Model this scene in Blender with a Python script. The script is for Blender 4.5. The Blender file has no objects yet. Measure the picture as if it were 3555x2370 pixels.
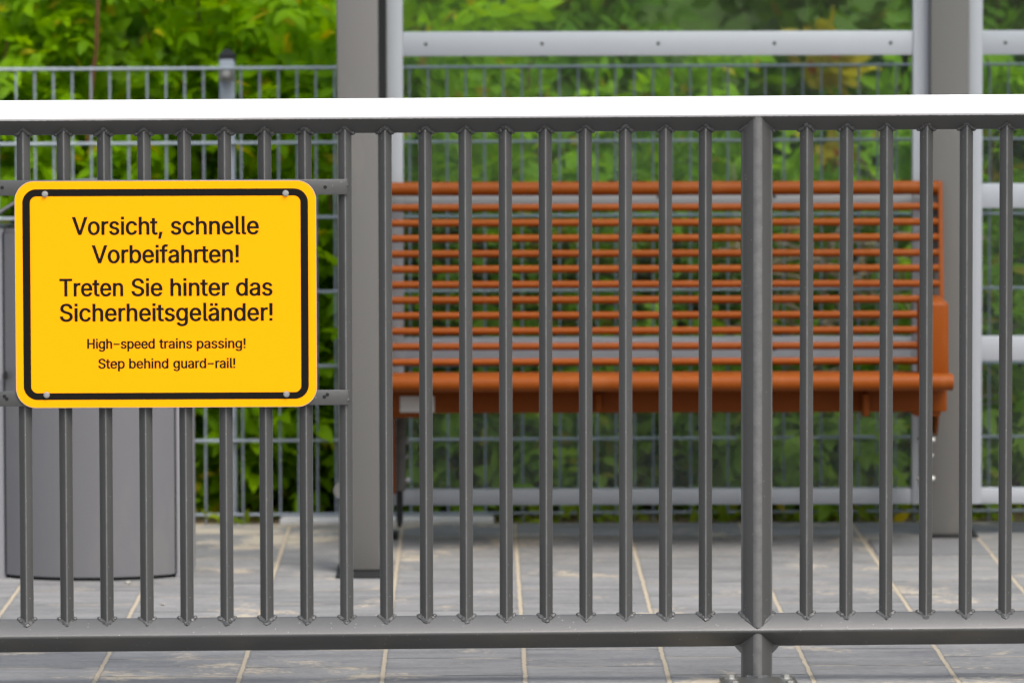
import bpy, bmesh, math, random
from mathutils import Vector, Matrix
from mathutils.geometry import delaunay_2d_cdt
from math import radians, sin, cos, pi, sqrt

random.seed(7)
S = bpy.context.scene
COL = S.collection

# ------------------------------------------------------------------ camera
cam_d = bpy.data.cameras.new('camera')
cam = bpy.data.objects.new('camera', cam_d)
COL.objects.link(cam)
cam_d.sensor_width = 36.0
cam_d.lens = 200.0
cam_d.clip_start = 0.1
cam_d.clip_end = 500.0
PITCH, YAW, ROLL = math.atan(864 / 13066), math.atan(81 / 13066), -0.0025
cam.matrix_world = (Matrix.Translation((0, -11.82, 1.489)) @ Matrix.Rotation(-YAW, 4, 'Z')
                    @ Matrix.Rotation(pi / 2 - PITCH, 4, 'X') @ Matrix.Rotation(ROLL, 4, 'Z'))
cam_d.dof.use_dof = True
cam_d.dof.focus_distance = 11.76
cam_d.dof.aperture_fstop = 5.0
S.camera = cam

# ------------------------------------------------------------------ sky, sun, exposure
SUN_EL, SUN_AZ = radians(54), radians(150)          # azimuth clockwise from +Y
w = bpy.data.worlds.new('World')
S.world = w
w.use_nodes = True
wn = w.node_tree.nodes
sky = wn.new('ShaderNodeTexSky')
sky.sky_type = 'NISHITA'
sky.sun_disc = False
sky.sun_elevation = SUN_EL
sky.sun_rotation = SUN_AZ
sky.air_density = 1.0
sky.dust_density = 4.0
sky.ozone_density = 1.0
hs = wn.new('ShaderNodeHueSaturation')
hs.inputs['Saturation'].default_value = 0.55
w.node_tree.links.new(sky.outputs[0], hs.inputs['Color'])
# overcast weighting: brighter towards the zenith
tc = wn.new('ShaderNodeTexCoord')
sp = wn.new('ShaderNodeSeparateXYZ')
mr = wn.new('ShaderNodeMapRange')
mr.inputs['From Min'].default_value = 0.0
mr.inputs['From Max'].default_value = 1.0
mr.inputs['To Min'].default_value = 0.85
mr.inputs['To Max'].default_value = 2.9
vs_ = wn.new('ShaderNodeVectorMath')
vs_.operation = 'SCALE'
lk = w.node_tree.links.new
lk(tc.outputs['Generated'], sp.inputs[0])
lk(sp.outputs['Z'], mr.inputs['Value'])
lk(hs.outputs[0], vs_.inputs[0])
lk(mr.outputs[0], vs_.inputs['Scale'])
lk(vs_.outputs[0], wn['Background'].inputs['Color'])
wn['Background'].inputs['Strength'].default_value = 0.131
sd = bpy.data.lights.new('sun', 'SUN')
sd.energy = 1.3
sd.angle = radians(24)
sd.color = (1.0, 0.96, 0.9)
sun = bpy.data.objects.new('sun', sd)
COL.objects.link(sun)
sdir = Vector((sin(SUN_AZ) * cos(SUN_EL), cos(SUN_AZ) * cos(SUN_EL), sin(SUN_EL)))
sun.rotation_euler = sdir.to_track_quat('Z', 'Y').to_euler()
sun.location = sdir * 30
S.view_settings.view_transform = 'Standard'
S.view_settings.look = 'None'
S.view_settings.exposure = 0.27
S.view_settings.gamma = 1.0
S.render.engine = 'CYCLES'
S.cycles.max_bounces = 8
S.cycles.transparent_max_bounces = 12
S.cycles.caustics_reflective = False
S.cycles.caustics_refractive = False


# ------------------------------------------------------------------ node helpers
def newmat(name):
    m = bpy.data.materials.new(name)
    m.use_nodes = True
    nt = m.node_tree
    return m, nt, nt.nodes['Principled BSDF']


class NT:
    def __init__(s, nt):
        s.nt = nt

    def n(s, t, **k):
        o = s.nt.nodes.new(t)
        for a, b in k.items():
            setattr(o, a, b)
        return o

    def l(s, a, b):
        s.nt.links.new(a, b)

    def put(s, v, sock):
        if isinstance(v, (int, float)):
            sock.default_value = v
        elif isinstance(v, tuple):
            sock.default_value = v if len(v) == len(sock.default_value) else (*v, 1)
        else:
            s.l(v, sock)

    def m(s, op, a, b=0.0, c=None, clamp=False):
        o = s.n('ShaderNodeMath', operation=op, use_clamp=clamp)
        s.put(a, o.inputs[0])
        s.put(b, o.inputs[1])
        if c is not None:
            s.put(c, o.inputs[2])
        return o.outputs[0]

    def noise(s, vec, scale, detail=4, rough=0.55, out=0, dist=0.0):
        o = s.n('ShaderNodeTexNoise')
        s.put(scale, o.inputs['Scale'])
        o.inputs['Detail'].default_value = detail
        o.inputs['Roughness'].default_value = rough
        o.inputs['Distortion'].default_value = dist
        if vec is not None:
            s.l(vec, o.inputs['Vector'])
        return o.outputs[out]

    def coords(s, kind='Object'):
        return s.n('ShaderNodeTexCoord').outputs[kind]

    def scale(s, vec, sc):
        o = s.n('ShaderNodeVectorMath', operation='MULTIPLY')
        s.l(vec, o.inputs[0])
        o.inputs[1].default_value = sc
        return o.outputs[0]

    def mix(s, f, a, b):
        o = s.n('ShaderNodeMix', data_type='RGBA')
        s.put(f, o.inputs[0])
        s.put(a, o.inputs[6])
        s.put(b, o.inputs[7])
        return o.outputs[2]

    def step(s, v, lo, hi):
        o = s.n('ShaderNodeMapRange', interpolation_type='SMOOTHSTEP')
        s.put(v, o.inputs['Value'])
        s.put(lo, o.inputs['From Min'])
        s.put(hi, o.inputs['From Max'])
        return o.outputs[0]

    def bump(s, h, strength, dist, normal=None):
        o = s.n('ShaderNodeBump')
        o.inputs['Strength'].default_value = strength
        o.inputs['Distance'].default_value = dist
        s.l(h, o.inputs['Height'])
        if normal is not None:
            s.l(normal, o.inputs['Normal'])
        return o.outputs[0]


def setp(b, **k):
    for a, v in k.items():
        b.inputs[a.replace('_', ' ')].default_value = (*v, 1) if isinstance(v, tuple) else v


def paint(name, col, rough=0.45, metal=0.0, var=0.08, bump=0.15, bscale=900, bdist=0.0006, specks=0.0,
          big=6.0, spec=0.5, dirt=None, each=0.0):
    """painted or coated metal: slow tone drift, orange-peel bump, scattered pale specks"""
    m, nt, b = newmat(name)
    t = NT(nt)
    co = t.coords()
    n1 = t.noise(co, big, 5)
    n2 = t.noise(co, 140, 3)
    k = t.m('ADD', t.m('MULTIPLY', t.m('SUBTRACT', n1, 0.5), var * 2), t.m('MULTIPLY', t.m('SUBTRACT', n2, 0.5), var))
    k = t.m('ADD', k, 1.0)
    if each:
        oi = t.n('ShaderNodeObjectInfo')
        k = t.m('MULTIPLY', k, t.m('ADD', 1 - each / 2, t.m('MULTIPLY', oi.outputs['Random'], each)))
    vm = t.n('ShaderNodeVectorMath', operation='SCALE')
    vm.inputs[0].default_value = col
    t.l(k, vm.inputs['Scale'])
    c = vm.outputs[0]
    if specks:
        v = t.n('ShaderNodeTexVoronoi', feature='F1')
        v.inputs['Scale'].default_value = 95
        t.l(co, v.inputs['Vector'])
        dot = t.m('LESS_THAN', v.outputs['Distance'], 0.07)
        keep = t.m('GREATER_THAN', t.noise(v.outputs['Color'], 9, 1), 0.60 - specks * 0.1)
        c = t.mix(t.m('MULTIPLY', t.m('MULTIPLY', dot, keep), 0.7), c, (0.55, 0.54, 0.5))
    if dirt:
        d = t.step(t.noise(t.scale(co, (1, 1, 0.35)), 9, 6, 0.65), 0.52, 0.75)
        c = t.mix(t.m('MULTIPLY', d, 0.35), c, dirt)
    t.l(c, b.inputs['Base Color'])
    r = t.m('ADD', t.m('MULTIPLY', t.m('SUBTRACT', n2, 0.5), 0.15), rough)
    t.l(r, b.inputs['Roughness'])
    setp(b, Metallic=metal, Specular_IOR_Level=spec)
    if bump:
        t.l(t.bump(t.noise(co, bscale, 2), bump, bdist), b.inputs['Normal'])
    return m


# ------------------------------------------------------------------ materials
M = {}
RAILC = (0.056, 0.057, 0.056)
M['rail'] = paint('rail_paint', RAILC, 0.33, 0.0, 0.14, 0.6, 420, 0.0006, specks=0.8, spec=0.58, dirt=(0.085, 0.085, 0.083), each=0.22)


def handrail_mat():
    m, nt, b = newmat('handrail_two_tone')
    t = NT(nt)
    co = t.coords()
    sx = t.n('ShaderNodeSeparateXYZ')
    t.l(co, sx.inputs[0])
    n = t.noise(co, 160, 3)
    h = t.m('ADD', t.m('SUBTRACT', sx.outputs['Z'], t.m('MULTIPLY', sx.outputs['X'], 0.0030)),
            t.m('MULTIPLY', t.m('SUBTRACT', n, 0.5), 0.0022))
    f = t.step(h, -0.0056, -0.0050)
    grey = t.mix(t.noise(co, 8, 5), tuple(v * 0.9 for v in RAILC), tuple(v * 1.1 for v in RAILC))
    t.l(t.mix(f, grey, (0.86, 0.86, 0.86)), b.inputs['Base Color'])
    t.l(t.m('ADD', 0.42, t.m('MULTIPLY', f, -0.08)), b.inputs['Roughness'])
    t.l(t.bump(t.noise(co, 420, 2), 0.35, 0.0005), b.inputs['Normal'])
    return m


M['handrail'] = handrail_mat()
M['rail_edge'] = paint('rail_edge_highlight', (0.140, 0.140, 0.138), 0.38, 0.32, 0.35, 0.6, 420, 0.0006, specks=0.3, big=40)  # lighter, shinier rail paint on the corners: the highlight line put into the colour
M['yellow'] = paint('sign_yellow', (0.95, 0.36, 0.0), 0.45, 0, 0.012, 0.03, 300, 0.0003, spec=0.1)
M['black'] = paint('sign_black', (0.006, 0.0055, 0.004), 0.45, 0, 0.1, 0, spec=0.12)
M['alu'] = paint('bare_aluminium', (0.62, 0.62, 0.63), 0.35, 0.9, 0.1, 0.2, 700, 0.0004)
M['steel'] = paint('zinc_steel', (0.42, 0.42, 0.40), 0.42, 0.9, 0.2, 0.3, 400, 0.0006)
M['orange'] = paint('orange_powder_coat', (0.190, 0.0425, 0.0022), 0.5, 0, 0.08, 0.12, 700, 0.0005, spec=0.15, dirt=(0.26, 0.085, 0.022), each=0.14)
M['shelter'] = paint('shelter_grey_coat', (0.118, 0.116, 0.109), 0.55, 0.0, 0.05, 0.1, 700, 0.0004, big=2.0,
                     dirt=(0.18, 0.17, 0.145))
M['frame'] = paint('frame_light_aluminium', (0.37, 0.39, 0.42), 0.4, 0.1, 0.04, 0.08, 600, 0.0004)
M['screw'] = paint('dark_screw', (0.06, 0.065, 0.055), 0.5, 0.3, 0.1, 0)
M['bin'] = paint('litter_bin_grey', (0.124, 0.124, 0.131), 0.5, 0.05, 0.05, 0.1, 600, 0.0004, big=2.5,
                 dirt=(0.17, 0.165, 0.15))
M['bin_light'] = paint('litter_bin_trim', (0.24, 0.24, 0.255), 0.45, 0.1, 0.05, 0.1, 600, 0.0004)
M['dark'] = paint('post_shade_dark', (0.014, 0.0145, 0.015), 0.6, 0, 0.2, 0.2, 300, 0.001, spec=0.2)
M['bracket'] = paint('dirty_bracket_steel', (0.10, 0.098, 0.092), 0.6, 0.2, 0.5, 0.6, 160, 0.002, big=30)
M['galv'] = paint('fence_grey_coat', (0.27, 0.305, 0.345), 0.45, 0.1, 0.06, 0.1, 500, 0.0004)
M['plate'] = paint('pale_label_plate', (0.55, 0.54, 0.52), 0.5, 0.1, 0.1, 0.1, 300, 0.0003)
M['cable'] = paint('pale_cable', (0.16, 0.20, 0.17), 0.6, 0, 0.1, 0.1)
M['bark'] = paint('twig_bark', (0.085, 0.045, 0.02), 0.8, 0, 0.4, 0.8, 90, 0.004, big=20)
M['redstem'] = paint('red_brown_stem', (0.13, 0.05, 0.015), 0.7, 0, 0.3, 0.5, 90, 0.003, big=20)
M['stone'] = paint('pebble_stone', (0.27, 0.26, 0.23), 0.9, 0, 0.2, 0.5, 300, 0.001)
M['deadwood'] = paint('dead_wood', (0.33, 0.25, 0.165), 0.85, 0, 0.5, 0.8, 90, 0.004, big=12)
M['concrete'] = paint('pale_concrete', (0.55, 0.54, 0.51), 0.85, 0, 0.25, 0.8, 120, 0.004, big=14)


def glass_mat():
    m, nt, b = newmat('shelter_glass')
    t = NT(nt)
    nt.nodes.remove(b)
    tr = t.n('ShaderNodeBsdfTransparent')
    tr.inputs[0].default_value = (0.93, 0.965, 0.945, 1)
    gl = t.n('ShaderNodeBsdfGlossy')
    gl.inputs['Color'].default_value = (0.95, 1, 0.98, 1)
    gl.inputs['Roughness'].default_value = 0.06
    fr = t.n('ShaderNodeFresnel')
    fr.inputs['IOR'].default_value = 1.28
    df = t.n('ShaderNodeBsdfDiffuse')
    df.inputs[0].default_value = (0.6, 0.64, 0.62, 1)
    dust = t.noise(t.coords(), 5, 6, 0.6)
    mx = t.n('ShaderNodeMixShader')
    t.l(fr.outputs[0], mx.inputs[0])
    t.l(tr.outputs[0], mx.inputs[1])
    t.l(gl.outputs[0], mx.inputs[2])
    m2 = t.n('ShaderNodeMixShader')
    t.l(t.m('ADD', 0.002, t.m('MULTIPLY', dust, 0.012)), m2.inputs[0])
    t.l(mx.outputs[0], m2.inputs[1])
    t.l(df.outputs[0], m2.inputs[2])
    t.l(m2.outputs[0], nt.nodes['Material Output'].inputs['Surface'])
    return m


M['glass'] = glass_mat()


def leaf_mat(name, dark, light, old, trans=0.45):
    m, nt, b = newmat(name)
    t = NT(nt)
    g = t.n('ShaderNodeNewGeometry')
    rnd = g.outputs['Random Per Island']
    co = t.coords()
    big = t.noise(co, 2.2, 2)
    f = t.m('ADD', t.m('MULTIPLY', rnd, 0.55), t.m('MULTIPLY', t.step(big, 0.35, 0.68), 0.5), clamp=True)
    c = t.mix(f, dark, light)
    c = t.mix(t.m('MULTIPLY', t.m('GREATER_THAN', t.m('FRACT', t.m('MULTIPLY', rnd, 37.7)), 0.955), 0.85), c, old)
    nt.nodes.remove(b)
    d = t.n('ShaderNodeBsdfPrincipled')
    t.l(c, d.inputs['Base Color'])
    setp(d, Roughness=0.5, Specular_IOR_Level=0.12)
    tl = t.n('ShaderNodeBsdfTranslucent')
    hsv = t.n('ShaderNodeHueSaturation')
    hsv.inputs['Hue'].default_value = 0.485
    hsv.inputs['Saturation'].default_value = 1.12
    hsv.inputs['Value'].default_value = 1.5
    t.l(c, hsv.inputs['Color'])
    t.l(hsv.outputs[0], tl.inputs[0])
    mx = t.n('ShaderNodeMixShader')
    mx.inputs[0].default_value = trans
    t.l(d.outputs[0], mx.inputs[1])
    t.l(tl.outputs[0], mx.inputs[2])
    t.l(mx.outputs[0], nt.nodes['Material Output'].inputs['Surface'])
    return m


M['leaf_bright'] = leaf_mat('bright_leaves', (0.075, 0.185, 0.001), (0.25, 0.45, 0.002), (0.42, 0.36, 0.01), 0.5)
M['leaf_mid'] = leaf_mat('mid_leaves', (0.060, 0.155, 0.006), (0.23, 0.43, 0.012), (0.34, 0.29, 0.02), 0.5)
M['leaf_low'] = leaf_mat('low_leaves', (0.13, 0.28, 0.025), (0.38, 0.56, 0.075), (0.38, 0.36, 0.03), 0.5)
M['leaf_dark'] = leaf_mat('dark_leaves', (0.040, 0.115, 0.014), (0.15, 0.31, 0.026), (0.26, 0.21, 0.02), 0.48)
M['leaf_autumn'] = leaf_mat('turning_leaves', (0.17, 0.13, 0.008), (0.42, 0.38, 0.012), (0.30, 0.085, 0.01), 0.5)
M['leaf_weed'] = leaf_mat('weed_leaves', (0.10, 0.17, 0.01), (0.32, 0.40, 0.03), (0.45, 0.33, 0.02), 0.4)
M['leaf_yellow'] = leaf_mat('yellow_leaf', (0.55, 0.42, 0.01), (0.65, 0.5, 0.02), (0.6, 0.4, 0.01), 0.4)


def paving_mat():
    m, nt, b = newmat('slate_look_paving')
    t = NT(nt)
    g = t.n('ShaderNodeNewGeometry')
    pos = g.outputs['Position']
    sx = t.n('ShaderNodeSeparateXYZ')
    t.l(pos, sx.inputs[0])
    wob = t.noise(pos, 14, 4)
    X = t.m('ADD', sx.outputs['X'], t.m('MULTIPLY', t.m('SUBTRACT', wob, 0.5), 0.006))
    Y = t.m('ADD', sx.outputs['Y'], t.m('MULTIPLY', t.m('SUBTRACT', t.noise(pos, 11, 4), 0.5), 0.006))
    u = t.m('DIVIDE', t.m('ADD', X, 30.2), 0.3)         # joints at x = 0.1 + 0.3 k
    col = t.m('FLOOR', u)
    odd = t.m('MODULO', col, 2.0)
    v = t.m('DIVIDE', t.m('ADD', t.m('ADD', Y, 29.93), t.m('MULTIPLY', odd, 0.15)), 0.3)
    row = t.m('FLOOR', v)
    fu, fv = t.m('FRACT', u), t.m('FRACT', v)
    du = t.m('MULTIPLY', t.m('MINIMUM', fu, t.m('SUBTRACT', 1.0, fu)), 0.3)
    dv = t.m('MULTIPLY', t.m('MINIMUM', fv, t.m('SUBTRACT', 1.0, fv)), 0.3)
    cid = t.n('ShaderNodeCombineXYZ')
    t.l(col, cid.inputs[0])
    t.l(row, cid.inputs[1])
    wnz = t.n('ShaderNodeTexWhiteNoise', noise_dimensions='2D')
    t.l(cid.outputs[0], wnz.inputs['Vector'])
    rnd = wnz.outputs['Value']
    off = t.n('ShaderNodeVectorMath', operation='ADD')
    sc = t.n('ShaderNodeVectorMath', operation='SCALE')
    t.l(wnz.outputs['Color'], sc.inputs[0])
    sc.inputs['Scale'].default_value = 40
    t.l(pos, off.inputs[0])
    t.l(sc.outputs[0], off.inputs[1])
    loc = off.outputs[0]
    # slate relief: terraces and soft streaks across the slab
    n1 = t.noise(t.scale(loc, (5.0, 16.0, 1)), 1.0, 6, 0.6)
    n2 = t.noise(t.scale(loc, (60, 110, 1)), 1.0, 4, 0.6)
    n3 = t.noise(pos, 420, 3, 0.7)
    terr = t.m('ADD', t.step(n1, 0.42, 0.47), t.step(n1, 0.56, 0.60))
    tone = t.m('ADD', t.m('MULTIPLY', t.m('SUBTRACT', n1, 0.5), 0.9), t.m('MULTIPLY', t.m('SUBTRACT', n2, 0.5), 0.6))
    tone = t.m('ADD', tone, t.m('MULTIPLY', t.m('SUBTRACT', n3, 0.5), 0.6))
    tone = t.m('ADD', tone, t.m('MULTIPLY', t.m('SUBTRACT', rnd, 0.5), 0.16))
    slab = t.mix(t.m('ADD', tone, 0.5, clamp=True), (0.066, 0.069, 0.073), (0.295, 0.290, 0.280))
    # sand lying on the slabs and brushed into the joints
    s1 = t.noise(t.scale(pos, (3.2, 2.8, 1)), 1.0, 7, 0.62, dist=0.4)
    s2 = t.noise(pos, 55, 4, 0.65)
    low = t.m('MULTIPLY', t.m('SUBTRACT', 0.5, n1), 0.22)
    sandv = t.m('ADD', t.m('ADD', s1, t.m('MULTIPLY', t.m('SUBTRACT', s2, 0.5), 0.30)), low)
    back = t.step(sx.outputs['Y'], 2.2, 3.3)
    left = t.step(sx.outputs['X'], 0.2, -0.3)
    sandv = t.m('ADD', sandv, t.m('MULTIPLY', t.m('MULTIPLY', back, left), 0.14))
    sand = t.m('MULTIPLY', t.step(sandv, 0.565, 0.655), 0.66)
    ju = t.step(t.m('ADD', du, t.m('MULTIPLY', t.m('SUBTRACT', s2, 0.5), 0.010)), 0.0060, 0.0036)
    jv = t.step(t.m('ADD', dv, t.m('MULTIPLY', t.m('SUBTRACT', s2, 0.5), 0.006)), 0.0050, 0.0034)
    joint = t.m('MAXIMUM', ju, jv)
    jsand = t.m('MAXIMUM', ju, t.m('MULTIPLY', jv, t.step(t.noise(pos, 4.5, 3), 0.46, 0.58)))
    sandc = t.mix(t.noise(pos, 260, 3), (0.36, 0.30, 0.21), (0.56, 0.48, 0.355))
    c = t.mix(sand, slab, sandc)
    c = t.mix(joint, c, (0.06, 0.06, 0.058))
    c = t.mix(t.m('MULTIPLY', jsand, 0.92), c, sandc)
    edge = t.m('MULTIPLY', t.step(t.m('MINIMUM', du, dv), 0.012, 0.006), 0.18)
    c = t.mix(edge, c, (0.05, 0.05, 0.05))
    t.l(c, b.inputs['Base Color'])
    setp(b, Roughness=0.72, Specular_IOR_Level=0.4)
    h = t.m('ADD', t.m('MULTIPLY', terr, 0.5), t.m('MULTIPLY', n2, 0.25))
    h = t.m('SUBTRACT', h, t.m('MULTIPLY', joint, 1.2))
    h = t.m('ADD', h, t.m('MULTIPLY', n3, 0.06))
    t.l(t.bump(h, 0.55, 0.004), b.inputs['Normal'])
    return m


M['paving'] = paving_mat()
M['infill'] = paint('dark_infill_slab', (0.125, 0.127, 0.13), 0.8, 0, 0.3, 0.6, 120, 0.003, big=9)


def soil_mat(name, a, bcol, sc=20):
    m, nt, b = newmat(name)
    t = NT(nt)
    g = t.n('ShaderNodeNewGeometry')
    n = t.noise(g.outputs['Position'], sc, 8, 0.65)
    t.l(t.mix(t.step(n, 0.3, 0.7), a, bcol), b.inputs['Base Color'])
    setp(b, Roughness=0.95, Specular_IOR_Level=0.2)
    t.l(t.bump(n, 0.9, 0.03), b.inputs['Normal'])
    return m


M['soil'] = soil_mat('brown_soil', (0.16, 0.11, 0.062), (0.46, 0.34, 0.21), 24)
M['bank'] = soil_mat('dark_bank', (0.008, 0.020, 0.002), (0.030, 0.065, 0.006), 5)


# ------------------------------------------------------------------ mesh helpers
class MB:
    def __init__(s):
        s.bm = bmesh.new()

    def box(s, x0, x1, y0, y1, z0, z1, bev=0.0, seg=2):
        b = bmesh.new()
        bmesh.ops.create_cube(b, size=1)
        for v in b.verts:
            v.co = Vector(((x0 + x1) / 2 + v.co.x * (x1 - x0), (y0 + y1) / 2 + v.co.y * (y1 - y0),
                           (z0 + z1) / 2 + v.co.z * (z1 - z0)))
        if bev:
            bmesh.ops.bevel(b, geom=b.edges[:], offset=bev, segments=seg, affect='EDGES', profile=0.5)
        s.add(b)
        return s

    def add(s, b, mat=None):
        if mat is not None:
            b.transform(mat)
        me = bpy.data.meshes.new('t')
        b.to_mesh(me)
        b.free()
        s.bm.from_mesh(me)
        bpy.data.meshes.remove(me)
        return s

    def prism(s, pts, fn, a0, a1, cap=True):
        """polygon pts swept between parameters a0 and a1; fn(p, a) gives the 3-D point"""
        v0 = [s.bm.verts.new(fn(p, a0)) for p in pts]
        v1 = [s.bm.verts.new(fn(p, a1)) for p in pts]
        n = len(pts)
        for i in range(n):
            s.bm.faces.new((v0[i], v0[(i + 1) % n], v1[(i + 1) % n], v1[i]))
        if cap:
            s.bm.faces.new(v0[::-1])
            s.bm.faces.new(v1)
        return s

    def loft(s, rings, cap=True):
        vs = [[s.bm.verts.new(p) for p in r] for r in rings]
        n = len(rings[0])
        for a, b in zip(vs, vs[1:]):
            for i in range(n):
                s.bm.faces.new((a[i], a[(i + 1) % n], b[(i + 1) % n], b[i]))
        if cap:
            s.bm.faces.new(vs[0][::-1])
            s.bm.faces.new(vs[-1])
        return s

    def tube(s, path, r, n=10, cap=True):
        path = [Vector(p) for p in path]
        rings = []
        up = Vector((0, 0, 1))
        for i, p in enumerate(path):
            d = (path[min(i + 1, len(path) - 1)] - path[max(i - 1, 0)]).normalized()
            a = up if abs(d.z) < 0.9 else Vector((1, 0, 0))
            e = d.cross(a).normalized()
            f = e.cross(d).normalized()
            rr = r[i] if isinstance(r, (list, tuple)) else r
            rings.append([p + (e * cos(2 * pi * k / n) + f * sin(2 * pi * k / n)) * rr for k in range(n)])
        return s.loft(rings, cap)

    def hexbolt(s, c, axis, r=0.0095, h=0.007, washer=0.0125):
        q = Vector(axis).to_track_quat('Z', 'Y').to_matrix().to_4x4()
        T = Matrix.Translation(c) @ q
        for rad, z0, z1, n in ((washer, 0, 0.0018, 20), (r, 0.0018, h, 6), (r * 0.86, h, h + 0.0012, 6)):
            rg = []
            for z in (z0, z1):
                rg.append([T @ Vector((rad * cos(2 * pi * k / n + 0.2), rad * sin(2 * pi * k / n + 0.2), z)) for k in range(n)])
            s.loft(rg)
        return s

    def dome(s, c, axis, r, h, n=16):
        q = Vector(axis).to_track_quat('Z', 'Y').to_matrix().to_4x4()
        T = Matrix.Translation(c) @ q
        rg = []
        for k in range(5):
            a = pi / 2 * k / 5
            rg.append([T @ Vector((r * cos(a) * cos(2 * pi * i / n), r * cos(a) * sin(2 * pi * i / n), h * sin(a))) for i in range(n)])
        return s.loft(rg)

    def build(s, name, mat, parent=None, ang=35, loc=None, recalc=True, edge=None):
        if recalc:
            bmesh.ops.recalc_face_normals(s.bm, faces=s.bm.faces[:])
        me = bpy.data.meshes.new(name)
        s.bm.to_mesh(me)
        s.bm.free()
        me.materials.append(M[mat] if isinstance(mat, str) else mat)
        me.polygons.foreach_set('use_smooth', [True] * len(me.polygons))
        me.set_sharp_from_angle(angle=radians(ang))
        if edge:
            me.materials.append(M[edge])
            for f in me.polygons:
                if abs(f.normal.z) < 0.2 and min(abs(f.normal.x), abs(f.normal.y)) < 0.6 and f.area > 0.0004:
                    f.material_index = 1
        o = bpy.data.objects.new(name, me)
        COL.objects.link(o)
        if parent:
            o.parent = parent
        if loc:
            o.location = loc
        return o


def thing(name, label, cat, loc=(0, 0, 0), rz=0.0, group=None):
    o = bpy.data.objects.new(name, None)
    o.empty_display_size = 0.1
    COL.objects.link(o)
    o.location = loc
    o.rotation_euler = (0, 0, rz)
    return tag(o, label, cat, group)


def tag(o, label, cat, group=None, kind=None):
    if label:
        o['label'] = label
    if cat:
        o['category'] = cat
    if group:
        o['group'] = group
    if kind:
        o['kind'] = kind
    return o


def diamond(d, r, seg=4):
    """rounded square standing on its corner; d = half the visible diagonal"""
    D = d + r * (sqrt(2) - 1)
    out = []
    for q in range(4):
        th = q * pi / 2
        c = Vector((cos(th), sin(th))) * (D - r * sqrt(2))
        for k in range(seg + 1):
            a = th - pi / 4 + (pi / 2) * k / seg
            out.append((c.x + r * cos(a), c.y + r * sin(a)))
    return out


def rrect(x0, x1, z0, z1, r, seg=10):
    out = []
    for cx, cz, a0 in ((x1 - r, z1 - r, 0), (x0 + r, z1 - r, pi / 2), (x0 + r, z0 + r, pi), (x1 - r, z0 + r, 1.5 * pi)):
        for k in range(seg + 1):
            a = a0 + pi / 2 * k / seg
            out.append((cx + r * cos(a), cz + r * sin(a)))
    return out


# ------------------------------------------------------------------ setting
def sheet(name, x0, x1, y0, y1, z, mat, n=1):
    b = MB()
    vs = [[b.bm.verts.new((x0 + (x1 - x0) * i / n, y0 + (y1 - y0) * j / n, z)) for i in range(n + 1)] for j in range(n + 1)]
    for j in range(n):
        for i in range(n):
            b.bm.faces.new((vs[j][i], vs[j][i + 1], vs[j + 1][i + 1], vs[j + 1][i]))
    o = b.build(name, mat)
    o['kind'] = 'structure'
    return o


sheet('ground', -200, 200, -200, 200, -0.12, 'soil')
# paving slab sheet with a real edge 0.12 m down to the soil
b = MB()
b.box(-30, 30, -40, 3.335, -0.2, 0.0)
b.build('paving', 'paving')['kind'] = 'structure'
b = MB()
NX, NY = 60, 40
vs = []
for j in range(NY + 1):
    y = 3.335 + (j / NY) ** 1.6 * 26
    row = []
    for i in range(NX + 1):
        x = -30 + 60 * i / NX
        rise = max(0.0, y - 5.6)
        z = -0.012 + 0.9 * rise - 0.028 * min(rise, 15) ** 2 + random.uniform(-1, 1) * (0.004 if y < 4 else 0.05)
        row.append(b.bm.verts.new((x, y, z)))
    vs.append(row)
for j in range(NY):
    for i in range(NX):
        b.bm.faces.new((vs[j][i], vs[j][i + 1], vs[j + 1][i + 1], vs[j + 1][i]))
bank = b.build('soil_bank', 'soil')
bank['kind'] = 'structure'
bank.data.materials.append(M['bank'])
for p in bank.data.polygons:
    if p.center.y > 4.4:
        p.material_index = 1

b = MB()
b.box(1.012, 1.296, 2.47, 2.85, -0.02, 0.004, 0.001)
b.build('paving_infill', 'infill')['kind'] = 'structure'

# ------------------------------------------------------------------ guard rail
RZ = radians(1.26)
RO = (0.58, -0.05, 0)
rail = thing('guard_rail', 'dark grey steel guard rail with upright square bars and white topped handrail', 'railing', RO, RZ)
XL, XR = -2.45, 1.75


def ztop(x): return 1.1817 + 0.0030 * x
def zbot(x): return 0.1095 + 0.0028 * x


dm = diamond(0.0357, 0.0042)
b = MB()
b.prism(dm, lambda p, a: (a, p[0], p[1] + 0.0030 * a), XL, XR)
b.build('handrail', 'handrail', rail, loc=(0, 0, 1.1817))
dm = diamond(0.0347, 0.0062)
b = MB()
b.prism(dm, lambda p, a: (a, p[0], p[1] + 0.0028 * a), XL, XR)
b.build('bottom_rail', 'rail', rail, loc=(0, 0, 0.1095))


def bead(b, pts, r):
    path = []
    for a, c in zip(pts, pts[1:]):
        a, c = Vector(a), Vector(c)
        for k in range(5):
            path.append(a.lerp(c, k / 5))
    path.append(Vector(pts[-1]))
    path = [p + Vector((random.gauss(0, .0004), random.gauss(0, .0004), random.gauss(0, .0005))) for p in path]
    q_ = random.uniform(0.85, 1.25)
    rs = [r * q_ * random.uniform(0.75, 1.15) for _ in path]
    rs[0] = rs[-1] = r * 0.8
    b.tube(path, rs, 7)


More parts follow.
